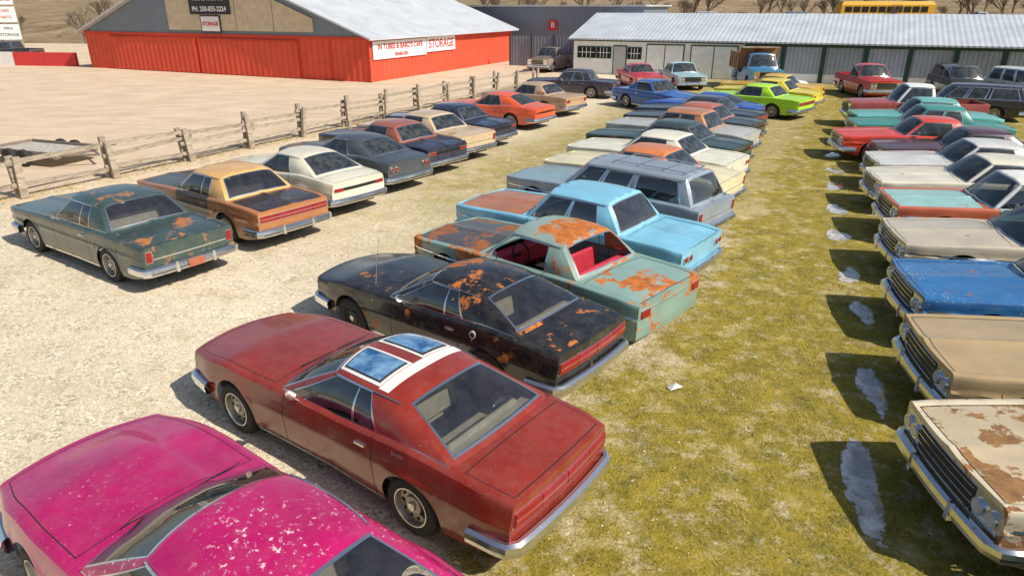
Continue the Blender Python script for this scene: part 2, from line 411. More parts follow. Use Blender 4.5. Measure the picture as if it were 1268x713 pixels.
        for i in range(0,len(br)-1):
            if i%2==0: fn(br[i],br[i+1],.045,.94,rf,RM,5,9)
            else:
                d=.012
                fn(br[i],br[i+1],.905,.94,tr,CHROME)
                b0=br[i];b1=br[i+1]
                fn(b0,(b0[0]+d,b0[1]+d),.045,.905,tr,CHROME,2,6); fn((b1[0]-d,b1[1]-d),b1,.045,.905,tr,CHROME,2,6)
                if not open_glass:
                    if not far and len(br)==4:   # door glass, divider bar, rear quarter glass
                        e0=(b0[0]+(b1[0]-b0[0])*.72,b0[1]+(b1[1]-b0[1])*.66); e1=(e0[0]+.016,e0[1]+.016)
                        fn(e0,e1,.045,.905,tr,CHROME,2,6)
                        g=MB(); fn((b0[0]+d,b0[1]+d),e0,.045,.905,g,GL,6,6); g.obj('side_window',root)
                        g=MB(); fn(e1,(b1[0]-d,b1[1]-d),.045,.905,g,GL,6,6); g.obj('quarter_window',root)
                    else:
                        g=MB(); fn((b0[0]+d,b0[1]+d),(b1[0]-d,b1[1]-d),.045,.905,g,GL,6,6); g.obj('side_window',root)
        m=tr; pts=[S(q,.965,sg)+Vector((0,sg*.012,0)) for q in np.linspace(.02,.98,12)]
        for a,b in zip(pts[:-1],pts[1:]): m.tube(a,b,.008,.008,CHROME,5,False)
    if hatch:
        wb=MB()
        for ua,ub,sa,sb in ((-.97,.97,.66,.80),):
            wb.grid([[roofP(s,u)+Vector((0,0,.005)) for u in np.linspace(ua,ub,17)] for s in np.linspace(sa,sb,6)],WHITEP)
        wb.obj('white_roof_band',root)
        for ua,ub in((-.84,-.22),(.22,.84)):
            wb=MB(); wb.grid([[roofP(s,u)+Vector((0,0,.005)) for u in np.linspace(ua-.09,ub+.09,11)] for s in np.linspace(.0,.655,9)],WHITEP); wb.obj('white_roof_band',root)
            g=MB(); g.grid([[roofP(s,u)+Vector((0,0,.018)) for u in np.linspace(ua,ub,9)] for s in np.linspace(.06,.60,9)],HATCH); o=g.obj('roof_glass_panel',root)
            fb=MB(); fb.grid([[roofP(s,u)+Vector((0,0,.012)) for u in np.linspace(ua-.025,ub+.025,9)] for s in np.linspace(.035,.625,9)],RIMDK); fb.obj('panel_frame',root)
    if rack:
        m=MB()
        for u in(-.7,.7):
            for a,b in((.25,.5),(.5,.75),(.75,.95)): m.tube(roofP(a,u)+Vector((0,0,.05)),roofP(b,u)+Vector((0,0,.05)),.012,.012,CHROME,6)
        for s_ in(.25,.5,.75,.95): m.tube(roofP(s_,-.7)+Vector((0,0,.05)),roofP(s_,.7)+Vector((0,0,.05)),.012,.012,CHROME,6)
        m.obj('roof_rack',root)
    if 'bed' in p:
        b0,b1=p['bed'][0]*L,p['bed'][1]*L; bb=MB(); yy=.885*w(b0)
        bb.box(b0+.01,b1-.01,-yy,yy,.55,.60,B)
        for y in(-yy,yy): bb.box(b0,b1,y-.02,y+.02,.6,zs(b0)-.005,B)
        bb.box(b0,b0+.03,-yy,yy,.6,zs(b0)-.01,B); bb.box(b1-.03,b1+.02,-yy,yy,.5,zs(b0)-.005,B)
        bb.obj('cargo_bed',root,False)
    if inter:
        sm=SEATS[seat]
        def bench(xc,wd,hz,nm):
            m=MB(); m.box(xc-.25,xc+.27,-wd,wd,.34,.56,sm,.03,.03); m.box(xc-.36,xc-.20,-wd,wd,.5,hz,sm,.04,.05); m.obj(nm,root,True,60,bevel=.04)
        sx=(xA+xD)/2+.25
        bench(min(xA-.95,sx),W2*.70,.98,'front_seat')
        if xA-xD>1.9: bench(max(xD+.45,min(xA-.95,sx)-.95),W2*.66,.93,'rear_seat')
        m=MB(); m.box(xA-.28,xA+.04,-W2*.82,W2*.82,.6,zs(xA)-.05,sm,.03,0); m.obj('dashboard',root,False)
        m=MB(); c=Vector((xA-.42,W2*.38,.88)); prev=None
        for i in range(17):
            t=2*math.pi*i/16; q=c+Vector((math.sin(t)*.08,math.cos(t)*.19,math.sin(t)*.17))
            if prev is not None: m.tube(prev,q,.014,.014,DARK,6)
            prev=q
        m.tube(c,c+Vector((.25,0,-.12)),.02,.03,DARK,6); m.obj('steering_wheel',root)
        m=MB(); m.box(xD-.02,xD+.28,-W2*.82,W2*.82,.6,zs(xD)-.04,sm,.02,0); m.obj('parcel_shelf',root,False)
    for k,mb in parts.items():
        if isinstance(k,tuple):
            o=mb.obj('door',root); a,b=p['doors'][k[1]]; sg=k[2]
            hx=b*L+.16; z=zs(hx)-.13; y=ys(hx,z)
            m=MB(); m.box(hx-.07,hx+.07,sg*y-.004,sg*(y+.03),z-.012,z+.012,CHROME)
            q=m.obj('handle',o,False)
        else: mb.obj(k,root)
    def endpt(s,u,z,off): 
        y=ys(s*h,z)*u; return Vector((warp(s*h,y,z)+s*off,y,z))
    def epatch(s,u0,u1,z0,z1,off,mat,mb,nu=8,th=.02):
        rows=[[endpt(s,u,z,off) for u in np.linspace(u0,u1,nu)] for z in (z0,z1)]
        bk=[[endpt(s,u,z,off-th) for u in np.linspace(u0,u1,nu)] for z in (z0,z1)]
        mb.grid([bk[0],rows[0],rows[1],bk[1]],mat)
        mb.add([bk[0][0],rows[0][0],rows[1][0],bk[1][0]],[(0,1,2,3)],mat); mb.add([bk[0][-1],rows[0][-1],rows[1][-1],bk[1][-1]],[(0,1,2,3)],mat)
    zbm=.42 if kind not in('pickup','suv') else .52
    for s in(1,-1):
        if nobumper and s<0: continue
        path=[]
        we=ys(s*h,zbm)
        path.append((s*(h-.42),ys(s*(h-.42),zbm)+.012)); path.append((s*(h-.12),ys(s*(h-.12),zbm)+.03)); path.append((s*(h-.02),we+.035))
        for u in np.linspace(.94,-.94,15): path.append((endpt(s,u,zbm,.055).x,we*u))
        path+= [(a,-b) for a,b in path[:3][::-1]]
        pr=[(-.02,-.08),(.03,-.08),(.055,-.05),(.05,-.01),(.062,.0),(.05,.05),(.015,.075),(-.02,.075)]
        rows=[]
        for i,(x,y) in enumerate(path):
            a=path[max(0,i-1)];b=path[min(len(path)-1,i+1)]
            d=Vector((b[0]-a[0],b[1]-a[1])).normalized(); nn=Vector((d.y,-d.x))*(1 if s<0 else -1)
            if nn.dot(Vector((s*.3,y)))<0 and abs(y)>we*.9: nn=-nn
            if abs(y)<=we*.95 and nn.x*s<0: nn=-nn
            rows.append([(x+nn.x*q,y+nn.y*q,zbm+z) for q,z in pr])
        m=MB(); m.grid(rows,CHROME)
        if kind in('coupe','sedan','wagon'):
            for u in(-.42,.42):
                c=endpt(s,u,zbm,.10); m.box(c.x-.03,c.x+.03,c.y-.03,c.y+.03,zbm-.09,zbm+.10,CHROME,.01,.008)
        m.obj('rear_bumper' if s<0 else 'front_bumper',root)
    zt=zs(-h)-.05
    z1=zt-.05; z0=z1-.13
    def lamp(a,b,za,zb_,mat=REDL):
        m=MB(); epatch(-1,a-.012,b+.012,za-.012,zb_+.012,.014,CHROME,m); epatch(-1,a,b,za,zb_,.028,mat,m); m.obj('tail_lamp',root,False)
    if tail=='bar':
        pm=MB(); epatch(-1,-.97,.97,z0-.016,z1+.016,.012,CHROME,pm); pm.obj('tail_panel_trim',root,False)
        for a,b in((-.95,-.50),(-.49,-.01),(.01,.49),(.50,.95)):
            m=MB(); epatch(-1,a,b,z0,z1,.026,REDL if abs(a+b)>1 else REDD,m); m.obj('tail_lamp',root,False)
        m=MB(); epatch(-1,-.95,.95,(z0+z1)/2-.005,(z0+z1)/2+.005,.034,CHROME,m); m.obj('tail_divider',root,False)
    elif tail=='slim':
        m=MB(); epatch(-1,-.6,.6,z0+.03,z1-.03,.012,GRILLE,m); m.obj('tail_panel',root,False)
        lamp(-.94,-.62,z0+.03,z1-.03); lamp(.62,.94,z0+.03,z1-.03)
    elif tail=='vertical':
        lamp(-.95,-.84,z0-.05,z1+.01); lamp(.84,.95,z0-.05,z1+.01)
        m=MB(); epatch(-1,-.80,.80,z0-.02,z0,.012,CHROME,m); m.obj('tail_panel_trim',root,False)
    elif tail=='round':
        for y in(-.84,-.64,.64,.84):
            c=endpt(-1,y,(z0+z1)/2,0); m=MB(); m.tube((c.x+.02,c.y,c.z),(c.x-.03,c.y,c.z),.068,.064,CHROME,16); m.tube((c.x+.02,c.y,c.z),(c.x-.042,c.y,c.z),.048,.040,REDL,16); m.obj('tail_lamp',root)
    else:
        lamp(-.93,-.70,z0+.01,z1-.01); lamp(.70,.93,z0+.01,z1-.01)
        m=MB(); epatch(-1,-.68,.68,z1-.02,z1-.005,.010,CHROME,m); m.obj('tail_panel_trim',root,False)
    if plate:
        m=MB(); c=endpt(-1,0,zbm,.125); m.box(c.x-.004,c.x+.004,-.16,.16,zbm-.07,zbm+.08,PLATE); m.obj('licence_plate',root,False)
    z0=zbm+.09; z1=zs(h)-.055
    gr=MB(); epatch(1,-.93,.93,z0,z1,.006,CHROME,gr); gr.obj('grille_surround',root,False)
    gr=MB(); epatch(1,-.56,.56,z0+.015,z1-.015,.014,GRILLE,gr)
    for i in range(4):
        z=z0+.03+(z1-z0-.06)*i/3; epatch(1,-.55,.55,z-.005,z+.005,.026,CHROME,gr)
    gr.obj('grille',root,False)
    hy=(.66,.86) if front=='quad' else (.78,)
    for y in hy:
        for sg in(1,-1):
            c=endpt(1,y*sg,(z0+z1)/2,0); r=min(.085 if front=='quad' else .1,(z1-z0)/2+.005)
            m=MB(); m.tube((c.x-.04,c.y,c.z),(c.x+.035,c.y,c.z),r,r*.95,CHROME,18); m.tube((c.x-.04,c.y,c.z),(c.x+.045,c.y,c.z),r*.82,r*.7,LENS,18); m.obj('headlight',root)
    if strip:
        m=MB()
        for sg in(1,-1):
            m.grid([[(warp(x,W2,.6),sg*(ys(x,.66+d)+.009),.66+d) for d in(-.014,.014)] for x in np.linspace(-h+.06,h-.06,60)],CHROME)
        m.obj('side_trim',root)
    m=MB()
    for sg in(1,-1):
        m.grid([[(x,sg*(ys(x,.235+d)+.006),.235+d) for d in(-.02,.02)] for x in np.linspace(axs[1]+R+.09,axs[0]-R-.09,12)],CHROME)
    m.obj('sill_moulding',root)
    m=MB()
    for y0 in(.45,-.15):
        m.tube((xA+wbow+.01,y0*W2,zs(xA)+cr(xA)+.02),(xA+wbow-.03,(y0-.5)*W2,zs(xA)+cr(xA)+.045),.007,.005,DARK,5)
    m.obj('wiper',root,False)
    m=MB(); x=xA-.35; z=zs(x)+.02; y=w(x)*.93
    m.tube((x,y,z-.03),(x,y+.07,z+.07),.012,.012,CHROME,6); m.tube((x-.015,y+.09,z+.09),(x+.04,y+.09,z+.09),.06,.04,CHROME,12); m.obj('wing_mirror',root)
    if antenna:
        m=MB(); m.tube((xA+.35,W2*.80,zs(xA)),(xA+.15,W2*.84,zs(xA)+.85),.006,.003,CHROME,6); m.obj('antenna',root)
    wheels(root,axs,W2-.13,R,.20,wheel)
    if badge:
        x=-.225*L; z=zs(x)-.13; y=ys(x,z); m=MB(); m.tube((x,y-.01,z),(x,y+.008,z+.001),.055,.055,WHITEP,18); m.tube((x,y+.006,z),(x,y+.011,z+.001),.035,.035,DARK,18); m.obj('round_badge',root)
    if emblem:
        t=text_mesh(emblem,.062,HUB,'badge_lettering',0,.002); t.parent=root
        x=-.245*L; z=zs(x)-.08; t.location=(x,ys(x,z)+.014,z); t.rotation_euler=(math.radians(80),0,math.radians(180))
    return root

# ------------------------------------------------------------ CARS
HM=(-.80,.60)
C=car
MG=(.46,.004,.115)
C('muscle',(-2.22,4.10),HM,paint(MG,.0,.55,(.80,.52,.62),.22,pscale=20),'faded magenta coupe with white peeling specks on gravel',bulge=.035,tail='bar',L=4.9,W=1.86,roof=paint(MG,.0,.80,(.84,.66,.68),.25,pscale=20),seat='tan')
C('muscle',(-1.54,6.69),(-.803,.596),paint((.27,.024,.012),.0,.25,(.5,.35,.3),.23),'dark red fastback coupe with white band and roof glass panels',tail='bar',L=5.0,W=1.80,hatch=True,emblem='Javelin',seat='tan')
BK=(.010,.010,.012); RO=(.62,.19,.035)
C('muscle',(-.80,9.25),(-.785,.62),paint(BK,.36,.5,(.55,.52,.45),rustcol=RO,rough=.2,seed=21),'black fastback coupe with orange rust patches',tail='bar',L=4.7,seat='tan',wheel='dark',roof=paint(BK,.58,.3,(.6,.6,.55),rustcol=RO,rscale=2.2,rough=.2,seed=12),trunk=paint(BK,.60,.2,rustcol=RO,rscale=2.2,rough=.2,seed=9),antenna=True,badge=True)
C('coupe',(.57,10.96),(-.74,.67),paint((.22,.36,.31),.62,.2,rustcol=RO),'pale green hardtop with orange rust and missing glass',tail='rect',seat='red',open_glass=True,hood=paint((.06,.05,.045),.82,0,rustcol=(.38,.13,.04)),roof=paint((.26,.37,.32),.82,0,rustcol=RO,rscale=1.1,seed=31),trunk=paint((.25,.40,.35),.82,.2,rustcol=RO,rscale=1.2,seed=33),L=4.85,nobumper=True,zr=1.38,strip=True)
C('sedan',(1.39,13.16),(-.79,.61),paint((.22,.54,.72),.12,.2,rough=.30),'light blue four door sedan with rusty brown bonnet',tail='round',L=5.15,fin=.05,hood=paint((.44,.15,.05),.2,0),strip=True,wheel='hub')
C('wagon',(2.4,15.75),(-.76,.65),paint((.27,.32,.38),.12,.2,rough=.35),'grey station wagon with long roof on mossy gravel',L=5.2,W=1.9,wheel='hub',seat='blue',tail='vertical',hood=paint((.25,.38,.42),.3,.2),strip=True,rack=True)
C('coupe',(3.4,17.85),HM,paint((.80,.72,.45),.15,.2),'cream coupe with rusty orange roof',roof=paint((.66,.20,.05),.3,.2),tail='vertical',strip=True)
C('coupe',(4.2,20.0),HM,paint((.82,.78,.62),.1,.3),'ivory hardtop coupe on mossy gravel',tail='round',wheel='hub')
C('coupe',(5.0,22.1),HM,paint((.025,.05,.04),.2,.3,rough=.25),'dark green hardtop coupe with worn paint',strip=True,tail='slim')
C('sedan',(5.95,24.2),HM,paint((.50,.50,.46),.2,.3),'light grey sedan with rusty brown roof',roof=paint((.50,.19,.07),.3,.2),tail='vertical')
C('coupe',(6.9,26.4),HM,paint((.03,.04,.04),.1,.2,rough=.25),'dark grey coupe with reddish brown roof',roof=paint((.46,.12,.06),.2,.1),tail='slim')
C('coupe',(7.7,28.5),HM,paint((.015,.02,.035),.1,.2,rough=.22),'black coupe with glossy paint',tail='bar')
C('muscle',(8.4,30.6),HM,paint((.012,.08,.42),.05,.1,rough=.22),'bright blue coupe on mossy gravel',tail='round')
C('coupe',(11.5,33.2),(-.72,.69),paint((.46,.84,.012),.02,.1,rough=.3),'lime green coupe at the end of the row',tail='bar')
C('coupe',(13.0,35.7),(-.78,.62),paint((.78,.62,.04),.05,.1,rough=.3),'yellow coupe beside a lime green car')
C('coupe',(14.0,38.1),(-.78,.62),paint((.76,.45,.03),.05,.1,rough=.3),'orange yellow coupe parked by the trucks')
C('coupe',(7.2,34.8),(.55,-.83),paint((.01,.11,.42),.03,.1,rough=.22),'blue two door car facing the lane',L=4.7)
C('coupe',(-8.05,13.25),(-.83,.56),paint((.033,.066,.060),.42,.6,(.25,.30,.26),.24,rustcol=(.52,.20,.06)),'dark green coupe with rust spots and rusty plate',L=5.15,tail='vertical',trunk=paint((.035,.065,.062),.58,.5,(.25,.3,.26),.26,rustcol=(.52,.20,.06)),seat='tan',plate=True)
LB=paint((.42,.165,.055),.2,.3)
C('coupe',(-6.65,15.5),(-.80,.6),LB,'brown and black coupe with faded tan roof',roof=paint((.74,.42,.14),.15,.2),trunk=paint((.03,.022,.022),.3,.3),hood=paint((.03,.025,.025),.2,.2),door=paint((.035,.025,.022),.3,.2),tail='bar')
C('muscle',(-5.7,17.8),(-.80,.6),paint((.74,.70,.55),.12,.3),'cream fastback coupe with worn paint',tail='slim',zr=1.34)
C('muscle',(-4.75,20.0),(-.80,.6),paint((.055,.07,.085),.1,.3),'dark slate fastback coupe on mossy ground',tail='round',zr=1.34)
C('coupe',(-3.95,22.1),(-.80,.6),paint((.018,.022,.055),.15,.3,rough=.25),'dark navy coupe with reddish brown vinyl roof',roof=paint((.34,.095,.05),.2,.2),tail='slim')
C('coupe',(-3.1,24.1),(-.80,.6),paint((.60,.45,.28),.3,.3),'tan coupe with rust stains',tail='vertical')
C('coupe',(-2.4,26.2),(-.82,.57),paint((.012,.018,.05),.05,.2,rough=.2),'glossy navy coupe in the row by the fence',tail='slim')
C('muscle',(-.75,30.3),(-.84,.54),paint((.80,.11,.03),.05,.2,rough=.27),'orange red fastback coupe by the fence',zr=1.34,tail='slim',L=5.1)
C('coupe',(1.0,34.0),(-.8,.6),paint((.50,.33,.19),.3,.4),'brown and tan weathered coupe')
C('sedan',(3.5,40.2),(-.93,.37),paint((.03,.022,.045),.05,.2,rough=.27),'dark purple sedan near the storage barn')
C('coupe',(8.1,45.0),(.1,-1),paint((.66,.02,.06),.05,.2),'red coupe parked in front of the garage')
C('sedan',(10.8,45.2),(.05,-1),paint((.40,.66,.72),.1,.3),'pale blue sedan facing the lot')
RH=(-.972,.235)
C('sedan',(6.35,2.85),(-1,.06),paint((.03,.38,.36),.1,.2),'teal and white car at the end of the row',roof=WHITEP,front='single')
C('sedan',(6.72,5.22),(-1,.07),paint((.66,.57,.40),.62,.4,rustcol=(.40,.18,.06),rscale=2.6),'cream sedan covered in brown rust',hood=paint((.60,.48,.30),.78,.5,(.72,.64,.5),rustcol=(.36,.19,.07),rscale=3.2),front='quad',wheel='whitewall',strip=True,ax=(.365,-.25))
C('sedan',(7.70,7.15),(-.98,.20),paint((.46,.33,.165),.15,.3),'faded tan brown sedan with chrome bumper',front='quad',crease=.03)
C('sedan',(8.62,9.3),(-.975,.22),paint((.02,.15,.38),.30,.9,(.4,.5,.6),pscale=20),'faded blue sedan with rust speckles',strip=True)
C('coupe',(9.7,11.75),RH,paint((.56,.49,.37),.1,.2),'beige coupe with chrome grille',strip=True)
C('sedan',(10.8,14.1),RH,paint((.60,.14,.07),.2,.2),'turquoise and orange sedan with white roof',roof=WHITEP,hood=paint((.34,.60,.55),.2,.3),door=paint((.30,.55,.50),.3,.3),strip=True)
C('coupe',(11.6,16.4),RH,paint((.78,.73,.57),.1,.3),'cream coupe with chrome trim',strip=True)
C('coupe',(12.6,18.5),RH,paint((.66,.65,.61),.1,.2),'silver white coupe with chrome trim',strip=True)
C('coupe',(13.7,20.5),RH,paint((.08,.025,.03),.1,.2,rough=.27),'dark maroon coupe in the row')
C('coupe',(13.5,22.7),(-.97,.22),paint((.72,.055,.022),.05,.2),'red hardtop coupe sticking out of the row')
C('sedan',(15.0,24.9),RH,paint((.03,.26,.21),.1,.2),'green sedan with chrome bumper')
C('sedan',(16.0,27.0),RH,paint((.14,.46,.42),.1,.2),'pale teal sedan in the row')
C('pickup',(16.9,29.4),RH,paint((.36,.06,.045),.3,.4),'old red pickup with white cab roof',name='pickup_truck',cat='pickup truck',roof=WHITEP,front='single')
C('wagon',(20.6,32.2),(-.9,.43),paint((.012,.014,.03),.05,.1,rough=.22),'black station wagon with roof windows')
C('pickup',(20.3,40.3),(-.08,-1),paint((.6,.02,.02),.02,.1),'red pickup truck parked before the garage',name='pickup_truck',cat='pickup truck')
C('suv',(25.0,39.4),(-.2,-1),paint((.02,.03,.03),.02,.1),'dark off road vehicle near the garage',name='off_road_vehicle',cat='car')
C('suv',(27.3,37.0),(.1,-1),paint((.65,.65,.62),.02,.1),'white off road vehicle with dark windows',name='off_road_vehicle',cat='car')
C('pickup',(3.1,57.0),(-.45,-.9),paint((.26,.20,.15),.4,.2),'weathered brown pickup parked by the grey shed',name='pickup_truck',cat='pickup truck')
C('pickup',(-47.,67.5),(-1,.15),paint((.02,.02,.025),.02,.1),'black pickup beside the red barrier',name='pickup_truck',cat='pickup truck',group='cars by the road')
for (x,y),k,cl,lb in (((20,99),'pickup',(.2,.24,.3),'dark grey'),((25.5,99),'suv',(.6,.6,.58),'white'),((31,98),'pickup',(.5,.12,.04),'rusty orange'),((36.5,96),'suv',(.15,.2,.28),'blue grey'),((57,89),'pickup',(.6,.6,.58),'white'),((63,87),'suv',(.4,.05,.04),'red')):
    C(k,(x,y),(-.99,.14),paint(cl,.2,.2),lb+' vehicle parked on the rise behind the garage',group='vehicles on the rise')

def dump_truck(loc,head):
    bl=paint((.05,.30,.56),.2,.3); br=paint((.36,.17,.07),.6,.2)
    r=car('pickup',loc,head,bl,'old blue dump truck with rusty brown box',name='dump_truck',cat='truck',L=5.6,front='single',group=None,xA=.24,xB=.18,xC=.02,xD=.0,doors=[(.2,.02)],ax=(.34,-.25),zr=2.1,R=.45,bed=(-.49,-.02),zs=[(-.5,.95),(-.02,.95),(.02,1.35),(.2,1.35),(.5,1.28)],W=2.0)
    m=MB(); m.box(-2.8,-.25,-1.15,1.15,1.1,1.2,br)
    for y in(-1.15,1.1): m.box(-2.8,-.25,y,y+.05,1.2,2.1,br)
    m.box(-.3,-.24,-1.1,1.1,1.2,2.45,br); m.box(-.24,.6,-1.1,1.1,2.4,2.45,br); m.box(-2.85,-2.8,-1.1,1.1,1.15,2.05,br)
    for i in range(5):
        x=-2.7+i*.6
        for y in(-1.2,1.151): m.box(x,x+.08,y,y+.049,1.15,2.12,br)
    m.obj('dump_box',r,False)
dump_truck((15.2,44.0),(-.1,-1))

# ------------------------------------------------------------ GROUND
t=NT('gravel_and_moss')
v=t.coord(0); sep=t.new('ShaderNodeSeparateXYZ'); t.link(v,sep.inputs[0])
q=t.math('SUBTRACT',t.math('MULTIPLY',sep.outputs[0],.89),t.math('MULTIPLY',sep.outputs[1],.45))
s_=t.math('ADD',t.math('MULTIPLY',sep.outputs[0],.45),t.math('MULTIPLY',sep.outputs[1],.89))
vor=t.new('ShaderNodeTexVoronoi'); vor.inputs['Scale'].default_value=30; t.link(v,vor.inputs['Vector'])
vor2=t.new('ShaderNodeTexVoronoi'); vor2.inputs['Scale'].default_value=62; t.link(v,vor2.inputs['Vector'])
sc_=t.new('ShaderNodeSeparateColor'); t.link(vor.outputs['Color'],sc_.inputs[0])
sc2=t.new('ShaderNodeSeparateColor'); t.link(vor2.outputs['Color'],sc2.inputs[0])
st1=t.mix(sc_.outputs[0],(.42,.32,.20),(1.,.90,.69)); st2=t.mix(sc2.outputs[0],(.54,.43,.28),(.98,.86,.64))
grav=t.mix(t.ramp(t.noise(v,3,4),.4,.6),st1,st2)
grav=t.mix(1.,grav,t.ramp(t.noise(v,.35,5,.6),.3,.7,.86,1.10),'MULTIPLY')
grav=t.mix(t.ramp(t.noise(v,1.3,7,.75),.52,.72,0,.6),grav,(.44,.31,.13))
grav=t.mix(t.ramp(t.noise(v,7,5,.8),.60,.72,0,.5),grav,(.32,.23,.12))
dirt=t.mix(t.ramp(t.noise(v,.5,8,.7),.3,.7),(.56,.42,.28),(.76,.60,.42))
dirt=t.mix(t.ramp(t.noise(v,6,6,.8),.5,.75,0,.5),dirt,(.84,.71,.54))
trk=t.ramp(t.noise(t.coord(0,(.25,1.6,1)),1.2,4,.6),.50,.60,0,.4); dirt=t.mix(trk,dirt,(.48,.36,.24))
moss=t.mix(t.ramp(t.noise(v,2.2,7,.75),.35,.65),(.115,.105,.006),(.37,.285,.018))
moss=t.mix(t.ramp(t.noise(v,14,5,.8),.46,.74),moss,(.44,.31,.06))
moss=t.mix(t.ramp(t.noise(v,60,2,.7),.60,.72,0,.45),moss,(.58,.46,.22))
moss=t.mix(t.ramp(t.noise(v,9,6,.8,.6),.57,.70,0,.7),moss,(.12,.072,.018))
moss=t.mix(t.ramp(t.noise(v,1.1,6,.7),.56,.68,0,.4),moss,grav)
nz=t.ramp(t.noise(v,.7,8,.72),.25,.75,-2.0,2.0)
lane=t.ramp(t.math('ADD',q,nz),-3.4,-2.0)
lane2=t.math('MULTIPLY',t.ramp(t.math('ADD',s_,t.math('MULTIPLY',nz,2.)),9.,18.),t.ramp(t.math('ADD',q,t.math('MULTIPLY',nz,.7)),-13.,-10.,0,.8))
mm=t.math('MAXIMUM',lane,lane2)
brk=t.ramp(t.noise(v,3.0,8,.8),.34,.48,.40,1.); mm=t.math('MULTIPLY',mm,brk,True)
far=t.ramp(q,-20.,-18.,1.,0.)
c=t.mix(far,grav,dirt); c=t.mix(mm,c,moss); t.base(c); t.rough(.95)
hh=t.math('ADD',t.math('MULTIPLY',vor.outputs['Distance'],-.6),t.math('MULTIPLY',t.noise(v,40,5,.8),.8)); t.bump(hh,.7,.022)
GROUND=t.m
m=MB()
m.grid([[(x,y,0) for x in (-400,-60,60,400)] for y in(-60,100)],GROUND)
g=m.obj('ground',None,False); g['kind']='structure'
t=NT('dry_hillside'); v=t.coord(0); c=t.mix(t.ramp(t.noise(v,.12,8,.75),.35,.65),(.26,.17,.09),(.46,.34,.19)); c=t.mix(t.ramp(t.noise(v,.5,8,.8),.5,.65),c,(.10,.08,.04)); t.base(c); t.rough(1); t.bump(t.noise(v,1,6,.8),1,.5); HILLM=t.m
m=MB(); m.grid([[(x,y,hillz(x,y)-.02 if y>72 else -.3) for x in np.linspace(-400,400,90)] for y in np.linspace(70,520,80)],HILLM)
g=m.obj('hillside'); g['kind']='structure'

PEB=simple('pebble_stone',(.60,.50,.35),.9,0,.5,3)
m=MB()
for i in range(11000):
    d=1.5+rng.random()**1.6*22; a=rng.uniform(-.75,.75); x=d*math.sin(a);y=3+d*math.cos(a)
    if .89*x-.45*y>-2.6 and rng.random()<.93: continue
    r=rng.uniform(.006,.019); h_=r*.7; k=rng.random()*6.28
    vs=[(x+r*math.cos(k+j*1.571)*rng.uniform(.7,1.2),y+r*math.sin(k+j*1.571),0.001) for j in range(4)]+[(x+r*.3,y,h_),(x-r*.3,y+r*.2,h_)]
    m.add(vs,[(0,1,4),(1,5,4),(1,2,5),(2,3,5),(3,4,5),(3,0,4)],PEB)
o=m.obj('loose_pebbles',None,False); o['kind']='stuff'
TUF=[simple('dry_grass',(.50,.37,.11),.9,0,.3,5),simple('green_grass',(.27,.24,.015),.9,0,.3,5)]
m=MB()
def tuft(x,y,mt,nb,hm):
    for b in range(nb):
        a=rng.random()*6.28; hh_=rng.uniform(.3,1)*hm; dx_,dy_=math.cos(a)*.03,math.sin(a)*.03; ox,oy=rng.normal(0,.03,2)
        m.add([(x+ox-dy_*.12,y+oy+dx_*.12,0),(x+ox+dy_*.12,y+oy-dx_*.12,0),(x+ox+dx_*1.2*hm/.05,y+oy+dy_*1.2*hm/.05,hh_)],[(0,1,2)],mt)
for i in range(12000):
    s0=rng.uniform(3,34) if rng.random()<.5 else rng.uniform(3,14); qq=rng.uniform(-3.2,3.2) if rng.random()<.8 else rng.uniform(-10.5,-3)
    if qq<-3 and s0<13: continue
    tuft(.89*qq+.45*s0,-.45*qq+.89*s0,TUF[int(rng.random()<.6)],6,.045)
for i in range(1500):
    s0=rng.uniform(-9,29); o_=rng.normal(0,.35); tuft(-11.9+.468*s0+.884*o_,20.1+.884*s0-.468*o_,TUF[int(rng.random()<.15)],6,.16)
o=m.obj('grass_tufts',None,False); o['kind']='stuff'
t=NT('thin_wet_ice'); v=t.coord(5,kind='Object'); n1=t.noise(v,3,5,.6,.8); t.base(t.mix(t.ramp(n1,.40,.60),(.40,.35,.29),(.85,.80,.73))); t.rough(t.ramp(n1,.4,.6,.06,.3)); t.b.inputs['Coat Weight'].default_value=1.; t.b.inputs['Coat Roughness'].default_value=.04
tc=t.new('ShaderNodeTexCoord'); sepz=t.new('ShaderNodeSeparateXYZ'); t.link(tc.outputs['Object'],sepz.inputs[0])
al=t.ramp(t.math('ADD',t.math('MULTIPLY',sepz.outputs[2],100.),t.math('MULTIPLY',t.math('SUBTRACT',t.noise(v,5,6,.7),.5),2.6)),.30,.42); t.link(al,t.b.inputs['Alpha'])
ICE=t.m
for (x,y,l,wd) in ((3.78,5.95,.82,.22),(4.85,7.9,.66,.17),(5.9,10.35,.48,.18),(6.45,12.05,.48,.18),(7.3,14.5,.48,.22),(8.2,16.6,.48,.24),(9.2,19.0,.48,.24),(10.1,21.0,.48,.24),(11.1,23.4,.48,.24),(12.2,25.8,.5,.24)):
    m=MB(); n=40; vs=[(0,0,.010)]; ph=rng.random(5)*6.28
    for rr,zz in((.35,.0095),(.7,.008),(1,.003)):
        for i in range(n):
            a=2*math.pi*i/n; r=rr*(1+.18*math.sin(2*a+ph[0])+.12*math.sin(3*a+ph[1])+.05*math.sin(7*a+ph[2]))
            lx=r*l*math.cos(a); ly=r*wd*math.sin(a); c_,s__=.35,.937
            vs.append((lx*c_-ly*s__,lx*s__+ly*c_,zz))
    fs=[(0,1+i,1+(i+1)%n) for i in range(n)]+[(1+k*n+i,1+(k+1)*n+i,1+(k+1)*n+(i+1)%n,1+k*n+(i+1)%n) for k in range(2) for i in range(n)]
    m.add(vs,fs,ICE); o=m.obj('ice_patch',None,True,60,(x,y,0)); tag(o,'dirty melting ice patch on mossy ground','ice','ice patches along the row')
